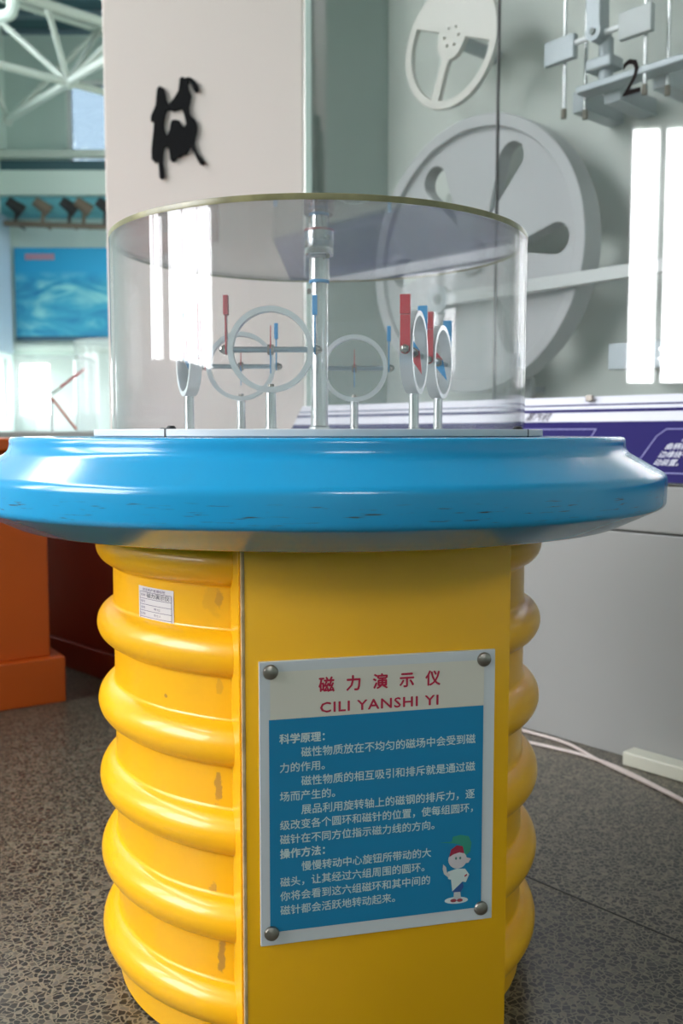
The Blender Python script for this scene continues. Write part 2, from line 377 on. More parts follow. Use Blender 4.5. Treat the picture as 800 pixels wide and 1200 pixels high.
def window(idx, P, wid, hgt, rot, nm):
    """frame, mullions, pane; local X across, Z up, origin at the bottom centre of the opening"""
    f = .045; bm = bmesh.new()
    box_bm(bm, (-wid / 2, -.04, 0), (-wid / 2 + f, .04, hgt)); box_bm(bm, (wid / 2 - f, -.04, 0), (wid / 2, .04, hgt))
    box_bm(bm, (-wid / 2 + f, -.04, 0), (wid / 2 - f, .04, f)); box_bm(bm, (-wid / 2 + f, -.04, hgt - f), (wid / 2 - f, .04, hgt))
    w = struct(link('window_%d' % idx, tomesh(bm), FRAMEM, smooth=None, loc=P, rot=(0, 0, rot)))
    for u in nm: link('mullion', box((u - .02, -.03, f), (u + .02, .03, hgt - f)), FRAMEM, w, smooth=None)
    link('pane', box((-wid / 2 + f, -.003, f), (wid / 2 - f, .003, hgt - f)), PANE_B if idx == 7 else PANE, w, smooth=None)
i = 1
for y0, y1, z0, z1 in WIN_L:
    w_ = y1 - y0; nm = [.02] if w_ < .6 else ([-w_ / 6, w_ / 6] if w_ > 2 else [0])
    window(i, (XL - .08, (y0 + y1) / 2, z0), w_, z1 - z0, R(90), nm); i += 1
for x0, x1, z0, z1 in WIN_F:
    window(i, ((x0 + x1) / 2, YF + .08, z0), x1 - x0, z1 - z0, 0, [] if x1 - x0 < 1 else [-.7, 0, .7]); i += 1

for x0, x1, z0, z1 in FILL_WIN_B:
    window(i, ((x0 + x1) / 2, YB - .08, z0), x1 - x0, z1 - z0, 0, [0]); i += 1
for y0, y1, z0, z1 in FILL_WIN_R:
    window(i, (XR + .08, (y0 + y1) / 2, z0), y1 - y0, z1 - z0, R(-90), [-.38, .38]); i += 1
# far wall trims and beam
def tr(i, lo, hi, m, bev=.01): return struct(link('trim_%d' % i, box(lo, hi, bev), m, smooth=None))
tr(1, (XL, YF - .30, 3.30), (XR, YF, 3.56), HALLB)
tr(2, (XL, YF - .22, 3.56), (XR, YF, 3.68), TEALD)
tr(3, (XL, YF - .24, 3.12), (XR, YF, 3.30), CYAN)
tr(4, (XL + .001, 7.2, 1.65), (XL + .05, 9.0, 3.10), GRBL)
tr(5, (XL, YF - .05, 1.68), (XR, YF, 1.76), HALLB)

# ---------------------------------------------------------------- space frame under the roof
ub = rod((0, 0, -.5), (0, 0, .5), 1, 8)
sf = struct(link('trim_6', box((XL, YF - .34, 3.68), (XR, YF - .26, 3.76), .01), TRUSS, smooth=None))
SP = 1.35; ang = R(42); bars = []
bm = bmesh.new()
for k in range(32): box_bm(bm, (XL, YB + .3 + k * .46, ZC - .05), (XR, YB + .42 + k * .46, ZC - .001))
o = link('deck_corrugation', tomesh(bm), mat('blue_grey_deck', (.16, .24, .30)), bpy.data.objects['ceiling'], smooth=None); o['kind'] = 'stuff'
def node(i, j, up):
    x, y = (i + (.5 if up else 0)) * SP, (j + (.5 if up else 0)) * SP
    return Vector((x * cos(ang) - y * sin(ang) - 2.42 + 0.0, x * sin(ang) + y * cos(ang) + 7.35, 4.78 if up else 3.93))
def inside(p): return XL + .1 < p.x < XR - .1 and YB + .1 < p.y < YF - .35
for i in range(-8, 9):
    for j in range(-12, 6):
        for up in (False, True):
            a = node(i, j, up)
            if not inside(a): continue
            for di, dj in ((1, 0), (0, 1)):
                b = node(i + di, j + dj, up)
                if inside(b): bars.append((a, b, .036))
        a = node(i, j, False)
        if inside(a):
            for di, dj in ((0, 0), (-1, 0), (0, -1), (-1, -1)):
                b = node(i + di, j + dj, True)
                if inside(b): bars.append((a, b, .028))
bars.sort(key=lambda t: (t[0] - Vector((-2.6, 8, 4.2))).length)
for a, b, r in bars[:110]:
    o = bpy.data.objects.new('truss_bar', ub); C.objects.link(o); o.parent = sf
    dv = b - a; o.matrix_world = Matrix.Translation((a + b) / 2) @ dv.to_track_quat('Z', 'Y').to_matrix().to_4x4() @ Matrix.Diagonal((r, r, dv.length, 1))
ub.materials.append(TRUSS); ub.shade_smooth(); ub.set_sharp_from_angle(angle=R(40))
bm = bmesh.new()
for a, b, r in bars[110:]: rod_bm(bm, a, b, r, 6)
o = link('truss_bars_beyond_view', tomesh(bm), TRUSS, sf); o['kind'] = 'stuff'
bm = bmesh.new()
nodes = {tuple(round(c, 3) for c in p) for a, b, r in bars[:110] for p in (a, b)}
for p in nodes: sphere_bm(bm, p, .062, n=8)
o = link('truss_joints', tomesh(bm), TRUSS, sf); o['kind'] = 'stuff'
# white elbow pipe under the roof
link('duct_pipe', tube([(-3.5, 6.6, 4.18), (-2.75, 6.6, 4.18), (-2.66, 6.6, 4.2), (-2.64, 6.6, 4.32), (-2.64, 6.6, 5.08)], .05), HALLB, sf)

# ---------------------------------------------------------------- wall poster and fitting rail on the far wall
def poster_mat():
    m = bpy.data.materials.new('printed_snow_mountains'); m.use_nodes = True; nt = m.node_tree; N = nt.nodes; L = nt.links; b = N['Principled BSDF']
    tc = N.new('ShaderNodeTexCoord'); sp = N.new('ShaderNodeSeparateXYZ'); L.new(tc.outputs['Object'], sp.inputs[0])
    nz = N.new('ShaderNodeTexNoise'); nz.inputs['Scale'].default_value = 1.7; nz.inputs['Detail'].default_value = 5; nz.inputs['Distortion'].default_value = 1.4
    mp = N.new('ShaderNodeMapping'); mp.inputs['Rotation'].default_value = (0, 0, R(35)); mp.inputs['Scale'].default_value = (1, 2.2, 1)
    L.new(tc.outputs['Object'], mp.inputs[0]); L.new(mp.outputs[0], nz.inputs['Vector'])
    r = N.new('ShaderNodeValToRGB'); e = r.color_ramp.elements; e[0].position = .32; e[0].color = lin('1878b0'); e[1].position = .62; e[1].color = lin('8fd6dc'); x = e.new(.48); x.color = lin('3fa6c8')
    L.new(nz.outputs[0], r.inputs[0])
    mr = N.new('ShaderNodeMapRange'); L.new(sp.outputs['Y'], mr.inputs[0]); mr.inputs['From Min'].default_value = .56; mr.inputs['From Max'].default_value = .74
    mx = N.new('ShaderNodeMix'); mx.data_type = 'RGBA'; L.new(mr.outputs[0], mx.inputs[0]); L.new(r.outputs[0], mx.inputs[6]); mx.inputs[7].default_value = lin('1f9fd2')
    L.new(mx.outputs[2], b.inputs['Base Color']); b.inputs['Roughness'].default_value = .5; return m
M = frameM((-3.53, YF - .06, 1.82), (1, 0, 0), (0, -1, 0))
po = thing('mural_poster', 'large blue snow mountain poster on the far wall beside the white pillar', 'poster', M=M)
link('printed_sheet', flat([[(0, 0), (1.5, 0), (1.5, .98), (0, .98)]]), poster_mat(), po, smooth=None)
link('lower_edge', box((0, -.02, -.01), (1.5, .025, .012)), mat('poster_dark_foot', (.04, .10, .16)), po, smooth=None)
link('pink_heading', box((.12, .85, .001), (.44, .915, .004)), mat('print_pink', (.45, .25, .33)), po, smooth=None)
lr = thing('fitting_rail', 'row of lamp-shaped brown fittings on a rail above the mural poster', 'fitting rail', (-3.5, YF - .42, 2.98))  # unidentified pipe fittings given a lamp-like shape; none gives light
link('rail', rod((0, 0, 0), (1.8, 0, -.06), .03, 10), BROWN, lr)
for k, u in enumerate((.12, .4, .68, .83, 1.05, 1.4)):
    bm = bmesh.new(); rod_bm(bm, (u, 0, 0), (u + .02, -.02, .16), .02, 8); rod_bm(bm, (u - .06, -.06, .22), (u + .08, .0, .12), .05, 10, .07)
    rod_bm(bm, (u, .0, .0), (u, .28, .0), .014, 6)
    link('rail_fitting', tomesh(bm), BROWN if k % 2 else BLACK, lr)

# ---------------------------------------------------------------- white pillar with brush lettering
pil = struct(link('wall_pillar', box((-.802, 2.0, 0), (-.100, 2.5, ZC), .006), WALLW, smooth=None))
cal = [(235,200),(275,222),(285,270),(295,330),(318,375),(350,340),(385,290),(415,245),(425,180),(430,125),(455,108),(490,122),(505,112),(545,118),(580,145),(612,185),(622,225),(608,258),(580,252),(562,225),(548,165),(520,140),(512,170),(520,225),(545,285),(535,340),(522,400),(525,460),(545,495),(585,530),(603,590),(598,650),(582,700),(572,745),(582,800),(610,860),(650,905),(672,940),(655,968),(620,955),(590,905),(560,845),(540,790),(522,790),(508,830),(490,862),(455,865),(425,892),(392,895),(375,930),(345,935),(322,915),(318,860),(308,800),(285,780),(262,800),(252,870),(248,950),(262,1010),(265,1080),(240,1110),(212,1095),(210,1030),(205,940),(165,940),(135,910),(135,820),(145,730),(158,640),(165,545),(135,535),(135,490),(165,425),(185,380),(192,300),(200,230),(215,205)]
hole = [(330,430),(375,440),(415,425),(445,415),(465,455),(478,510),(488,560),(470,598),(448,578),(425,535),(385,525),(345,530),(330,570),(318,640),(298,680),(275,640),(265,590),(270,530),(282,470),(300,425)]
hole2 = []
sx = 1 / 9.225 / 1105 * 3.55
def cv(p): return ((p[0] - 400) * sx, -(p[1] - 620) * sx)
bru = link('raised_character', plate([[cv(p) for p in cal], [cv(p) for p in hole]], .012, .0015), CAL)
bru.matrix_world = frameM((-.5425, 1.993, 1.852), (1, 0, 0), (0, -1, 0))
tag(bru, 'raised black brush-script Chinese character 械 on the white pillar', 'lettering')

# ---------------------------------------------------------------- glass display case along the slanted wall
A0 = Vector((.516, 1.066, 0)); t = Vector((.665, -.747, 0)).normalized(); n = Vector((-t.y * -1, 0, 0))
n = Vector((-.747, -.665, 0)).normalized()
MW = frameM(A0, t, n)          # local X along the wall (to the right), Y up, Z towards the room
case = thing('display_case', 'long grey floor cabinet with tall glass front and indigo printed console', 'display case', M=MW)
x0, x1 = -1.07, 1.7
link('base_panel', box((x0, .0, -.60), (x1, .553, 0), .003), BASEW, case, smooth=None)
link('apron_panel', box((x0, .557, -.60), (x1, .668, .006), .004), BASEW, case, smooth=None)
# sloped console board: from (y .671, z 0.01) up to (y .885, z -.12)
ca, cb = Vector((0, .671, .010)), Vector((0, .885, -.12)); cs = (cb - ca); cl = cs.length; cu_ = cs.normalized()
bm = bmesh.new()
pts = [(.671, .010), (.885, -.12), (.885, -.16), (.671, -.16)]
vs = [[bm.verts.new((x, y, z)) for y, z in pts] for x in (x0, x1)]
for k in range(4): bm.faces.new((vs[0][k], vs[0][(k + 1) % 4], vs[1][(k + 1) % 4], vs[1][k]))
bm.faces.new(vs[0]); bm.faces.new(vs[1][::-1])
con = link('console_board', tomesh(bm), LILAC, case, smooth=None)
MC = frameM((0, ca.y, ca.z), (1, 0, 0), Vector((1, 0, 0)).cross(cu_))   # local X along, Y up the slope, Z out
def on_console(name, me, m, lift=.0012):
    o = link(name, me, m, con, smooth=None); o.matrix_local = MC @ Matrix.Translation((0, 0, lift)); return o
on_console('indigo_field', flat([[(x0, .004), (x1, .004), (x1, cl * .69), (x0, cl * .69)]]), PURP)
on_console('indigo_stripe', flat([[(x0, cl * .805), (x1, cl * .805), (x1, cl * .842), (x0, cl * .842)]]), PURP)
on_console('thin_indigo_stripe', flat([[(x0, cl * .885), (x1, cl * .885), (x1, cl * .902), (x0, cl * .902)]]), PURP)
on_console('dark_lower_edge', flat([[(x0, 0), (x1, 0), (x1, .005), (x0, .005)]]), GASK, .0016)
ux = lambda s: s
def outline(p, w):
    out = []
    q = p + [p[0]]
    bm = bmesh.new()
    for a, b in zip(q[:-1], q[1:]):
        d_ = Vector((b[0] - a[0], b[1] - a[1])).normalized() * w / 2; m_ = Vector((-d_.y, d_.x))
        bm.faces.new([bm.verts.new((*(Vector(a) - d_ + m_), 0)), bm.verts.new((*(Vector(a) - d_ - m_), 0)), bm.verts.new((*(Vector(b) + d_ - m_), 0)), bm.verts.new((*(Vector(b) + d_ + m_), 0))])
    return tomesh(bm)
for s in (-1.0, -.32, .345, 1.0):
    on_console('text_frame', outline([(s - .035, .03), (s + .46, .03), (s + .49, .15), (s + .02, .15), (s, .13)], .003), LILACLN, .0018)
CR = []   # lettering on the console
on_console('console_heading', text_em('蒸汽机', .027, -.068, cl * .75, off=.012, shear=.35), mat('print_dark_grey', (.09, .08, .10)), .0018)
for k, tx in enumerate(('由曲轴与', '曲柄机构', '边缘绕平', '动装置。')):
    on_console('console_text', text_em(tx, .019, (.412, .376, .366, .360)[k], .124 - k * .022, off=.01, shear=.3), LILAC, .0018)
# glass box above the console
zg, zbk, ytop = -.15, -.52, 2.75
link('back_panel', box((x0, .885, zbk - .05), (x1, ytop, zbk)), CASEB, case, smooth=None)
link('side_panel', box((x0, .885, zbk), (x0 + .02, ytop, zg - .004)), CASED, case, smooth=None)
link('inner_shelf', box((x0, .86, zbk), (x1, .885, zg)), CASEB, case, smooth=None)
link('top_panel', box((x0, ytop, zbk - .05), (x1, ytop + .03, zg + .03)), CASEB, case, smooth=None)
link('glass_pane', box((x0 + .02, .885, zg - .006), (-.233, ytop, zg)), GLASS, case, smooth=None)
link('glass_pane', box((-.229, .885, zg - .006), (x1, ytop, zg)), GLASS, case, smooth=None)
link('pane_gasket', box((-.2335, .885, zg - .007), (-.2285, ytop, zg + .0015)), GASK, case, smooth=None)
link('corner_post', box((x0 - .012, .885, zg - .02), (x0 + .022, ytop, zg + .004), .003), CASED, case, smooth=None)
link('console_clip', box((.115, .872, -.11), (.135, .888, -.098), .002), SCREW, case, smooth=None)
two = link('numeral', text_fit('2', .170, .222, 1.635, 1.722, off=-.02), mat('numeral_dark', (.015, .012, .012), rough=.9, spec=.0), case, smooth=None)
two.location = (0, 0, zg + .0015)

# large flywheel
def wp(s, z, d): return MW @ Vector((s, z, d))
FW = frameM(wp(-.45, 1.343, -.30), t, n)
fly = thing('flywheel', 'big grey flywheel with teardrop slots inside the glass case', 'flywheel', M=FW)
Rw = .425
def tear(a, ro=.30, rr=.055, ri=.135):
    pts = []
    al = math.acos(rr / (ro - ri))
    for k in range(19):
        th = a - (pi - al) + 2 * (pi - al) * k / 18
        pts.append((ro * cos(a) + rr * cos(th), ro * sin(a) + rr * sin(th)))
    pts.append((ri * cos(a), ri * sin(a))); return pts
holes = [tear(R(k * 60 + 2), .312, .046, .12) for k in range(6)]
link('wheel_disc', plate([circ(0, 0, Rw - .038, 96)] + holes, .05, .002), WHEEL, fly, loc=(0, 0, -.035))
link('wheel_rim', plate([circ(0, 0, Rw, 128), circ(0, 0, Rw - .038, 128)], .075, .004), WHEEL, fly, loc=(0, 0, -.03))
link('hub', lathe([(0, .02), (.05, .02), (.055, .015), (.055, -.03)], 40), WHEEL, fly)
link('mount_shaft', rod((0, 0, -.215), (0, 0, -.03), .03, 24), MECH, fly)
# connecting rod with eye at the crank pin
rodt = thing('connecting_rod', 'pale straight connecting rod running from the flywheel to the right', 'connecting rod', M=frameM(wp(-.546, 1.215, -.26), t, n))
link('rod_bar', plate([[(0.03, -.020), (.98, -.008), (.98, .026), (.03, .018)]], .02, .002), mat('rod_pale_metal', (.52, .54, .54), rough=.3), rodt)
link('rod_eye', plate([circ(0, 0, .045, 40), circ(0, 0, .02, 24)], .026, .002), MECH, rodt)
link('crank_pin', rod((0, 0, -.05), (0, 0, .012), .019, 24), WHEELD, rodt)
# guide block lower right
gb = thing('guide_block', 'flat grey guide plate with screws low in the glass case', 'guide plate', M=frameM(wp(.05, .965, -.30), t, n))
link('guide_plate', box((0, 0, -.05), (.205, .072, 0), .002), MECH, gb, smooth=None)
link('guide_plate', box((.209, 0, -.05), (.7, .072, 0), .002), MECH, gb, smooth=None)
link('standoff', box((.02, .01, -.218), (.6, .06, -.05)), MECH, gb, smooth=None)
for u in (.13, .16):
    for v in (.022, .048): link('screw', rod((u, v, -.002), (u, v, .003), .005, 12), STEEL, gb)

# small wheel plate
SW = frameM(wp(-.543, 2.01, -.30), t, n) @ Matrix.Rotation(R(-22), 4, 'Z')
sm = thing('slotted_wheel', 'small white wheel plate with two cutouts and one spoke, above flywheel', 'wheel', M=SW)
Rs = .192
def cut(sgn):
    r1 = .166; pts = []
    a0 = pi + .0 if sgn < 0 else 2 * pi
    arc = [(-r1 * cos(th) * (1 if sgn < 0 else -1), -r1 * sin(th)) for th in [(-.18) + (pi / 2 + .08) * k / 24 for k in range(25)]]
    pts = arc
    # up the spoke, round the hub, back along the flat edge
    pts += [(.014 * sgn, -.10), (.014 * sgn, -.055)]
    for k in range(6):
        th = -pi / 2 + (.30 + (1.15) * k / 5) * 1
        pts.append((sgn * .055 * cos(th), .01 + .055 * sin(th)))
    pts.append((sgn * .06, .03))
    return pts
link('wheel_plate', plate([circ(0, 0, Rs, 96), cut(-1), cut(1)] + [circ(.03 * cos(R(k * 60 + 15)), .025 + .03 * sin(R(k * 60 + 15)), .0045, 10) for k in range(6)], .016, .0015), WHEELS, sm)
link('shaft', rod((0, .02, -.215), (0, .02, -.012), .022, 20), MECH, sm)
link('pointer_pin', rod((.105, -.215, -.1), (.09, -.175, -.1), .003, 8), BLACK, sm)

# crank and slider mechanism upper right
cm = thing('slider_mechanism', 'grey crank and slider model with two end plates on upright rails', 'mechanism', M=MW @ Matrix.Translation((0, 0, -.30)))
for s, dz in ((-.098, .02), (-.062, -.03), (.154, .02), (.191, -.03)):
    link('guide_rail', rod((s, 1.685, dz), (s, 2.5, dz), .006, 14), STEEL, cm)
    link('rail_tip', rod((s, 1.675, dz), (s, 1.70, dz), .008, 12), BROWN, cm)
link('rail_mount', box((-.105, 1.70, -.22), (-.055, 1.76, -.03), .003), MECH, cm, smooth=None)
link('rail_mount', box((.147, 1.70, -.22), (.198, 1.76, -.03), .003), MECH, cm, smooth=None)
link('slider_plate', box((-.155, 1.825, .02), (-.055, 1.892, .04), .003), MECH, cm, smooth=None)
link('slider_plate', box((.083, 1.827, .02), (.180, 1.898, .04), .003), mat('slider_pale', (.46, .49, .50), rough=.35), cm, smooth=None)
link('cross_shaft', rod((-.06, 1.866, .03), (.09, 1.866, .03), .0075, 16), mat('bright_shaft', (.85, .87, .9), rough=.3), cm)
link('connecting_arm', plate([[(.015 - .022, 1.86), (.015 + .022, 1.86), (.03, 2.4), (-.04, 2.4)]], .035, .006), MECH, cm, loc=(0, 0, .03))
bm = bmesh.new(); rod_bm(bm, (.015, 1.868, .0), (.015, 1.868, .055), .024, 24); link('clevis', tomesh(bm), MECH, cm)
link('clevis_pin', rod((.015, 1.868, .05), (.015, 1.868, .06), .009, 16), WHEELD, cm)
link('piston_rod', rod((.022, 1.74, 0), (.022, 1.86, 0), .02, 24), MECH, cm)
link('piston_block', box((-.022, 1.775, -.03), (.060, 1.808, .035), .006), MECH, cm, smooth=None)
link('base_bar', box((-.055, 1.728, -.03), (.40, 1.748, .03), .004), MECH, cm, smooth=None)
link('bar_mount', box((.0, 1.70, -.22), (.05, 1.745, -.03)), MECH, cm, smooth=None)
# two small rounded brackets low in the case
for k, (s, lab) in enumerate(((-.43, 'left rounded bracket low behind the flywheel'), (-.33, 'right rounded bracket low behind the flywheel'))):
    br = thing('rounded_bracket', lab, 'bracket', group='rounded brackets below the flywheel', M=frameM(wp(s, .93, -.44), t, n))
    link('bracket_plate', plate([rrect(-.022, -.045, .022, .045, .02)], .02, .002), WHEEL, br)
    link('dark_hole_plug', rod((0, .02, -.012), (0, .02, .0115), .008, 14), WHEELD, br)  # solid plug, its dark colour stands in for shade inside a hole
    link('bracket_arm', box((-.01, -.01, -.08), (.01, .01, -.01)), MECH, br, smooth=None)

# cables and trunking on the floor by the cabinet
def cable(pts, lab): 
    tag(link('cable', tube([(x, y, .0045) for x, y in pts], .0042), CAB), lab, 'cable', 'cables along the cabinet foot')
cable([(-.05, 1.62), (.25, 1.30), (.507, 1.032), (.565, .972), (.612, .915), (.634, .845), (.664, .765), (.735, .62), (.80, .45)], 'pinkish white cable lying closest to the grey cabinet foot')
cable([(.20, 1.12), (.40, 1.0), (.505, .932), (.586, .868), (.650, .806), (.700, .716), (.762, .560), (.82, .40)], 'pinkish white cable lying on open floor, farther out from the cabinet')
tk = link('cable_trunking', box((.222, 0, .004), (.9, .034, .055), .004), TRUNK, smooth=None); tk.matrix_world = MW @ Matrix.Translation((.12, 0, 0))
tag(tk, 'ivory cable trunking box on the floor at the cabinet foot', 'trunking')

# ---------------------------------------------------------------- orange cabinets on the left
oc = thing('orange_cabinet', 'orange floor cabinet with plinth, nearer the left edge of the picture', 'cabinet', (-.779, 1.31, 0), atan2(.103, .16))
link('plinth', box((-1.1, 0, 0), (0, .8, .135), .004), ORANGE, oc, smooth=None)
link('cabinet_body', box((-1.1, .03, .135), (-.035, .77, .74), .004), ORANGE, oc, smooth=None)
link('cabinet_top', box((-1.12, -.02, .74), (.0, .80, .775), .006), ORANGE, oc, smooth=None)
o2 = thing('shade_darkened_cabinet', 'floor cabinet behind the yellow column, shade painted into its dark red-brown', 'cabinet', (-1.02, 1.84, 0), atan2(-.70, .70))
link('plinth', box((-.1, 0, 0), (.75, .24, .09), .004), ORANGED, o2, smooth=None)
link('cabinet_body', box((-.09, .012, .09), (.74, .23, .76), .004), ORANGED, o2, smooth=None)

# far pedestals with clear covers
p1 = thing('pedestal_with_box_cover', 'far pedestal with clear box cover holding a red and white rod', 'display pedestal', (-1.495, 3.68, 0))
link('pedestal_body', box((-.24, -.18, 0), (.24, .36, .72), .01), BASEW, p1, smooth=None)
link('pedestal_top', box((-.27, -.20, .72), (.27, .40, .80), .01), BASEW, p1, smooth=None)
bm = bmesh.new(); box_bm(bm, (-.17, -.17, .80), (.17, .17, 1.195)); link('clear_cover', tomesh(bm), ACR_THIN, p1, smooth=None)
rdv = [(-.03, 0, 1.0), (.155, 0, 1.135)]
link('red_rod', rod((.02, 0, 1.036), (.155, 0, 1.135), .008, 10), RED, p1)
link('white_rod', rod((-.03, 0, 1.0), (.02, 0, 1.036), .009, 10), HALLB, p1)
link('brown_rod', rod((-.03, 0, .98), (.10, 0, .81), .008, 10), mat('rust_rod', (.40, .09, .05)), p1)
link('rod_stand', rod((-.03, 0, .80), (-.03, 0, 1.0), .006, 10), STEEL, p1)
p2 = thing('pedestal_with_round_cover', 'far pedestal with clear round cover next to the kiosk cover', 'display pedestal', (-1.325, 4.6, 0))
link('pedestal_body', lathe([(0, 0), (.27, 0), (.27, .74), (.36, .76), (.36, .80), (0, .80)], 40), BASEW, p2)
link('clear_cover', lathe([(.32, .80), (.32, 1.36), (0, 1.36)], 64), ACR_THIN, p2)
link('centre_post', rod((0, 0, .8), (0, 0, 1.2), .012, 12), STEEL, p2)

# ---------------------------------------------------------------- the kiosk
ki = thing('magnet_display_kiosk', 'yellow ribbed column kiosk with round blue top under a clear cylinder cover', 'exhibit kiosk')
RB = .305
link('column', lathe([(RB - .01, 0), (RB, .004), (RB, .672)], 128), YELW, ki)
def rib_prof(zc):
    a, rc, fr = .0288, .3000, .005; pts = []
    # fillet circles tangent to the body line and to the rib circle
    dz = math.sqrt((a + fr) ** 2 - (RB + fr - rc) ** 2)
    th = atan2(dz, RB + fr - rc)
    low = [];
    for k in range(7):
        q = pi + (th) * k / 6 if False else None
    # lower fillet: centre (RB+fr, zc-dz), from angle pi to the contact direction (towards the rib centre)
    cxx = RB + fr
    a0 = pi; a1 = pi - th
    for k in range(7):
        q = a0 + (a1 - a0) * k / 6; low.append((cxx + fr * cos(q) - .0004 * (k == 0), zc - dz + fr * sin(q)))
    mid = [(rc + a * cos(q), zc + a * sin(q)) for q in [-th + 2 * th * k / 20 for k in range(1, 20)]]
    up = [(r, 2 * zc - z) for r, z in low[::-1]]
    return low + mid + up
for k in range(6):
    zc = .633 - k * .1123
    link('rib', lathe(rib_prof(zc), 160), YEL, ki)
# boxed flat front, turned 13.3 degrees
TH = R(13.3); fn = Vector((sin(TH), -cos(TH), 0)); ft = Vector((cos(TH), sin(TH), 0)); MF = frameM((0, 0, 0), ft, fn)
fp = link('front_panel', box((-.1625, 0, .20), (.1650, .666, .340), .0045), YEL, ki); fp.matrix_local = MF
def on_front(name, me, m, par=ki, lift=.0, smooth=None):
    o = link(name, me, m, par, smooth=smooth); o.matrix_local = MF @ Matrix.Translation((0, 0, lift)); return o
on_front('worn_edge', box((-.1630, 0, .3340), (-.1590, .664, .3406), .001), EDGEW)
on_front('side_fillet', box((-.1650, 0, .22), (-.1620, .664, .3300), .001), YEL)
# blue top
def rnd(pts, rads, n=5):
    out = [pts[0]]
    for i in range(1, len(pts) - 1):
        p, a, b = Vector(pts[i]), Vector(pts[i - 1]), Vector(pts[i + 1]); r = rads[i] if isinstance(rads, (list, tuple)) else rads
        da, db = (a - p).normalized(), (b - p).normalized(); r = min(r, (a - p).length * .48, (b - p).length * .48)
        s, e = p + da * r, p + db * r
        for k in range(n + 1):
            u = k / n; q = (1 - u) ** 2 * s + 2 * u * (1 - u) * p + u * u * e; out.append((q.x, q.y))
    out.append(pts[-1]); return out
prof = rnd([(0, .664), (.432, .664), (.495, .694), (.496, .7345), (.4405, .7660), (.4405, .7850), (0, .7850)], [0, .006, .006, .008, .010, .007, 0])
link('blue_top', lathe(prof, 180), BLU, ki)
# base plate
bpz = .7855
bp = link('base_plate', lathe([(0, bpz), (.326, bpz), (.3275, bpz + .001), (.3275, bpz + .0085), (.3265, bpz + .0095), (0, bpz + .0095)], 128), PLATE, ki)
for a in (-124, -32, 56, 148):
    c_, s_ = cos(R(a)), sin(R(a))
    link('plate_bolt', lathe([(0, .0045), (.004, .004), (.0062, .0015), (.0062, 0)], 20), BLACK, bp, loc=(.314 * c_, .314 * s_, bpz + .0095))
    o = link('plate_joint', box((.3262, -.0012, bpz), (.3280, .0012, bpz + .0096)), GASK, bp, smooth=None, rot=(0, 0, R(a + .5)))
link('screw_head', lathe([(0, -.004), (.006, -.003), (.0075, 0)], 20), SCREW, ki, loc=(.335 * cos(R(-112.5)), .335 * sin(R(-112.5)), .6635))
# acrylic cover: wall with thickness, lid, edge
PZ = bpz + .0095; ZT = 1.0665
cov = link('acrylic_cover', lathe([(.302, PZ), (.302, ZT), (.296, ZT), (.296, PZ), (.302, PZ)], 180), ACR, ki)
lid = link('cover_lid', lathe([(.016, ZT - .005), (.2955, ZT - .005), (.2955, ZT - .0005), (.016, ZT - .0005), (.016, ZT - .005)], 160), ACR, cov)
link('lid_edge', lathe([(.3022, ZT - .0068), (.3024, ZT - .0062), (.3024, ZT + .0002), (.3018, ZT + .0008), (.2962, ZT + .0006)], 180), AMBER, cov)

# central spindle
sd = thing('central_spindle', 'tall steel centre post with turning knob passing through the clear lid', 'spindle', (0, 0, PZ))
q = lambda z: z - PZ
link('post', lathe([(.016, 0), (.016, .004), (.0130, .006), (.0128, q(1.012)), (0, q(1.012))], 48), STEEL, sd)
link('blue_band', lathe([(.0146, q(1.011)), (.0150, q(1.012)), (.0150, q(1.0145)), (.0146, q(1.0155))], 48), BLUEM, sd)
link('upper_sleeve', lathe([(.0, q(1.0145)), (.0145, q(1.0145)), (.0148, q(1.016)), (.0148, q(1.046)), (.013, q(1.048)), (.012, q(1.053))], 48), STEEL, sd)
link('collar', lathe([(0, q(1.051)), (.0205, q(1.051)), (.0215, q(1.0525)), (.0215, q(1.0865)), (.0205, q(1.0875)), (0, q(1.0875))], 48), STEEL, sd)
link('red_ring', lathe([(.0216, q(1.0850)), (.0224, q(1.0856)), (.0224, q(1.0884)), (.0210, q(1.0890)), (0, q(1.0890))], 48), RED, sd)
link('knob_shaft', rod((0, 0, q(1.088)), (0, 0, q(1.113)), .0125, 32), STEEL, sd)
link('knob', lathe([(0, q(1.110)), (.0215, q(1.110)), (.0225, q(1.112)), (.0225, q(1.131)), (.021, q(1.134)), (0, q(1.134))], 48), KNOB, sd)
link('set_screw', rod((.012, -.013, q(1.0475)), (.014, -.019, q(1.0475)), .003, 12), SCREW, sd)
bm = bmesh.new(); rod_bm(bm, (-.018, .004, q(1.0)), (-.012, .004, q(1.0)), .004, 10); link('pole_magnet_pin', tomesh(bm), SCREW, sd)

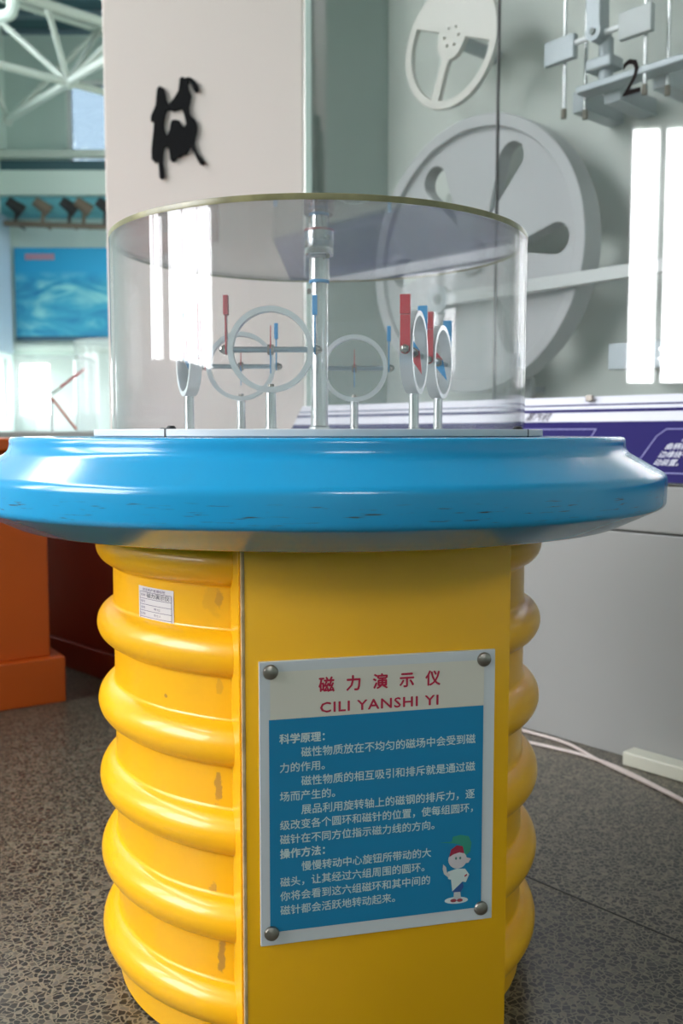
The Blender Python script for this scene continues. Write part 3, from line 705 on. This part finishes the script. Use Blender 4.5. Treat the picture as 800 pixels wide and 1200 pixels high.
# ring stands
def ring_stand(pos, phi, need, label):
    """phi: direction of the axle (red end to blue end) in plan; need: tilt of the needle"""
    s = thing('ring_stand', label, 'ring stand', (pos[0], pos[1], PZ), phi, 'magnet ring stands under the clear cover')
    zc = .1035; ro, ri, hw = .0555, .0485, .0085
    link('post', lathe([(.0095, 0), (.0095, .0015), (.0070, .0022), (.0068, zc - ro + .002), (0, zc - ro + .002)], 28), STEEL, s)
    # ring: axis along local Y, axle along local X
    pr = [(ro, -hw), (ro, hw), (ri, hw), (ri, -hw), (ro, -hw)]
    rg = link('ring', lathe(pr, 72), ALU, s, loc=(0, 0, zc), rot=(R(90), 0, 0))
    link('ring_screw', rod((0, 0, zc - ri - .001), (0, 0, zc - ri + .004), .0042, 12), SCREW, s)
    link('axle', rod((-ro - .004, 0, zc), (ro + .004, 0, zc), .0038, 16), MATS['axle_steel'], s)
    link('hub', rod((-.004, 0, zc), (.004, 0, zc), .0068, 6), SCREW, s)
    for sg, mm, nm in ((-1, RED, 'red_magnet_bar'), (1, BLUEM, 'blue_magnet_bar')):
        x = sg * (ro + .0022)
        bm = bmesh.new()
        # flat strip with round foot, thicker magnet block on top
        lp = [(.0066 * cos(a), .0066 * sin(a)) for a in [pi + pi * k / 12 for k in range(13)]] + [(.0066, .044), (-.0066, .044)]
        A = [bm.verts.new((x - .0010, y, zc + z)) for y, z in lp]; B = [bm.verts.new((x + .0010, y, zc + z)) for y, z in lp]
        bm.faces.new(A); bm.faces.new(B[::-1])
        for k in range(len(lp)): bm.faces.new((A[k], A[(k + 1) % len(lp)], B[(k + 1) % len(lp)], B[k]))
        b = link(nm, tomesh(bm), mm, s)
        link('magnet_block', box((x - .0032, -.0068, zc + .0445), (x + .0032, .0068, zc + .0695), .0006), mm, b, smooth=None)
        bm = bmesh.new(); rod_bm(bm, (x + sg * .001, 0, zc), (x + sg * .004, 0, zc), .0062, 6); sphere_bm(bm, (x + sg * .004, 0, zc), .0052, (1.1, 1, 1))
        link('acorn_nut', tomesh(bm), MATS['nut_metal'], s)
    for sg, mm, nm in ((1, RED, 'red_needle_half'), (-1, BLUEM, 'blue_needle_half')):
        bm = bmesh.new()
        tip = Vector((0, sin(need), cos(need))) * .0315 * sg; wv = Vector((0, cos(need), -sin(need))) * .0080; th = Vector((.0006, 0, 0))
        c0 = Vector((0, 0, zc))
        vs = [bm.verts.new(c0 + p) for p in (wv + th, tip + th, -wv + th, wv - th, tip - th, -wv - th)]
        bm.faces.new(vs[:3]); bm.faces.new(vs[3:][::-1]); bm.faces.new((vs[0], vs[1], vs[4], vs[3])); bm.faces.new((vs[1], vs[2], vs[5], vs[4]))
        link(nm, tomesh(bm), mm, s, smooth=None)
    return s
mat('axle_steel', (.30, .36, .40), rough=.3, metal=1)
mat('nut_metal', (.33, .31, .28), rough=.25, metal=1)
def P(a): return (.187 * cos(R(a)), .187 * sin(R(a)))
rings = [
    (P(-108.5), R(0), R(4), 'ring stand with front-most ring facing the camera, left of the spindle'),
    (P(-45.5), R(74), R(-160), 'edge-on ring stand with the larger, nearer red magnet bar, right of the spindle'),
    (P(13.5), R(70), R(26), 'edge-on ring stand farthest right, with blue needle pointing down'),
    (P(73), R(-3), R(3), 'ring stand facing the camera just right of the spindle'),
    (P(134.5), R(2), R(6), 'smaller-looking ring stand behind the front ring, facing the camera'),
    ((-.187, -.048), R(110), R(10), 'edge-on ring stand farthest left behind the bright reflection'),
]
for pos, phi, nd, lab in rings: ring_stand(pos, phi, nd, lab)

# ---------------------------------------------------------------- sign on the front
sg = thing('instruction_sign', 'blue and cream Chinese instruction sign screwed to the yellow front', 'sign', M=MF @ Matrix.Translation((0, 0, .3405)))
link('sign_board', box((-.1440, .1945, 0), (.1425, .5310, .0050), .0008), SIGNW, sg, smooth=None)
zt = .0054
def sp_(name, me, m, z=zt): return link(name, me, m, sg, smooth=None, loc=(0, 0, z))
sp_('cream_field', flat([[(-.1315, .463), (.1282, .463), (.1282, .519), (-.1315, .519)]]), CREAM)
sp_('blue_field', flat([[(-.1330, .2107), (.1278, .2107), (.1278, .4634), (-.1330, .4634)]]), SIGNB, zt + .0002)
em = .0191
for k, ch in enumerate('磁力演示仪'):
    sp_('title_character', text_em(ch, em, -.0752 + k * .0323, .5005, off=.028), TEXTR, zt + .0004)
sp_('pinyin_title', text_fit('CILI YANSHI YI', -.0730, .0703, .4682, .4800, off=.022, spacing=1.1), TEXTR, zt + .0004)
lines = [('科学原理：', 0, 1), ('磁性物质放在不均匀的磁场中会受到磁', 2, 0), ('力的作用。', 0, 0), ('磁性物质的相互吸引和排斥就是通过磁', 2, 0), ('场而产生的。', 0, 0),
         ('展品利用旋转轴上的磁钢的排斥力，逐', 2, 0), ('级改变各个圆环和磁针的位置，使每组圆环，', 0, 0), ('磁针在不同方位指示磁力线的方向。', 0, 0), ('操作方法：', 0, 1),
         ('慢慢转动中心旋钮所带动的大', 2, 0), ('磁头，让其经过六组周围的圆环。', 0, 0), ('你将会看到这六组磁环和其中间的', 0, 0), ('磁针都会活跃地转动起来。', 0, 0)]
for k, (tx, ind, bold) in enumerate(lines):
    e = .0126 if k in (1, 3, 5) else .01225
    sp_('text_line', text_em(tx, e, -.1212 + (.0252 if ind else 0), .4400 - k * .01703, off=.030 if bold else .012), TEXTW, zt + .0004)
# small printed child figure
def fg(pts):
    out = []
    for x, y in pts:
        px, py = 505 + x / 10, 965 + y / 10
        out.append((.1021 + (px - 541) * .00108, .3028 - (py - 980 + (px - 541) * .05) * .00107))
    return flat([out])
def ell(cx, cy, a, b, n=24): return [(cx + a * cos(2 * pi * k / n), cy + b * sin(2 * pi * k / n)) for k in range(n)]
fgs = [('figure_base', ell(300, 898, 140, 40), (.60, .66, .68)), ('figure_plume', [(90, 210), (240, 205), (250, 150), (340, 130), (440, 150), (475, 230), (460, 330), (400, 385), (380, 300), (330, 240), (240, 225)], (.03, .25, .18)),
       ('figure_face', ell(310, 420, 110, 105) , (.55, .50, .52)), ('figure_ear', [(390, 390), (470, 415), (440, 460), (385, 470)], (.55, .50, .52)),
       ('figure_cap', [(210, 385), (230, 300), (300, 250), (370, 265), (388, 350), (330, 335), (260, 355)], (.30, .02, .05)),
       ('figure_coat', [(195, 555), (300, 525), (400, 530), (450, 600), (410, 690), (370, 680), (250, 790), (235, 650), (200, 640)], (.55, .62, .60)),
       ('figure_arm', [(140, 465), (175, 500), (185, 560), (225, 590), (205, 625), (150, 580), (135, 520)], (.52, .50, .50)),
       ('figure_shorts', [(250, 790), (370, 685), (385, 740), (350, 800), (275, 805)], (.03, .08, .26)),
       ('figure_legs', [(270, 800), (345, 800), (355, 880), (265, 880)], (.50, .52, .52)),
       ('figure_shoe', ell(265, 898, 38, 20), (.28, .04, .06)), ('figure_shoe', ell(340, 898, 36, 20), (.20, .03, .05)),
       ('figure_eye', ell(290, 402, 12, 17), (.08, .20, .17)), ('figure_eye', ell(340, 400, 12, 17), (.08, .20, .17)), ('figure_badge', [(390, 610), (420, 590), (425, 610), (398, 628)], (.35, .03, .05))]
for k, (nm, pts, col) in enumerate(fgs):
    sp_(nm, fg(pts), mat('print_' + nm, col, rough=.4), zt + .0004 + .00004 * k)
for u, v in ((-.1308, .5190), (.1280, .5195), (-.1312, .2095), (.1277, .2092)):
    link('screw', lathe([(0, .0052), (.004, .005), (.0078, .0032), (.0088, .0012), (.0088, 0)], 28), SCREW, sg, loc=(u, v, .005))

# ---------------------------------------------------------------- paper sticker wrapped on the column
rs_ = RB + .0006
def cyl_patch(a0, a1, z0, z1, r=rs_, n=12):
    bm = bmesh.new(); A = []
    for k in range(n + 1):
        a = R(a0 + (a1 - a0) * k / n); A.append((bm.verts.new((r * cos(a), r * sin(a), z0)), bm.verts.new((r * cos(a), r * sin(a), z1))))
    for k in range(n): bm.faces.new((A[k][0], A[k + 1][0], A[k + 1][1], A[k][1]))
    return tomesh(bm)
st = thing('asset_sticker', 'small white paper sticker with ruled lines on the yellow column', 'sticker')
a0, a1, z0, z1 = -139.4, -125.6, .5415, .5922
link('paper', cyl_patch(a0, a1, z0, z1), STICK, st)
aa = lambda u: a0 + (a1 - a0) * u
zz = lambda v: z0 + (z1 - z0) * v
for v in (.86, .69, .54, .38, .22, .06): link('ruled_line', cyl_patch(aa(.05), aa(.95), zz(v) - .0003, zz(v) + .0003, rs_ + .0003), INK, st)
for u in (.05, .95): link('ruled_line', cyl_patch(aa(u) - .08, aa(u) + .08, zz(.06), zz(.86), rs_ + .0003), INK, st)
def wrap_text(name, body, u0, u1, v0, v1, m, off=0):
    me = text_fit(body, 0, 1, 0, 1, off)
    for vv in me.vertices:
        a = R(aa(u0 + (u1 - u0) * vv.co.x)); vv.co = Vector(((rs_ + .0004) * cos(a), (rs_ + .0004) * sin(a), zz(v0 + (v1 - v0) * vv.co.y)))
    link(name, me, m, st, smooth=None)
wrap_text('sticker_print', '固定资产管理标签', .14, .80, .89, .96, INK)
wrap_text('sticker_print', '名称', .08, .22, .745, .81, INK)
wrap_text('sticker_print', '编号', .08, .22, .585, .65, INK)
wrap_text('sticker_print', '规格', .08, .22, .43, .49, INK)
wrap_text('sticker_print', '日期', .08, .22, .27, .33, INK)
wrap_text('sticker_print', '单位', .48, .66, .43, .49, INK)
wrap_text('sticker_print', '责任人', .48, .68, .27, .33, INK)
wrap_text('sticker_print', '请妥善保管·不得撕毁', .10, .92, .09, .17, INK)
wrap_text('handwriting', '磁力演示仪', .27, .90, .72, .85, HAND, 0)
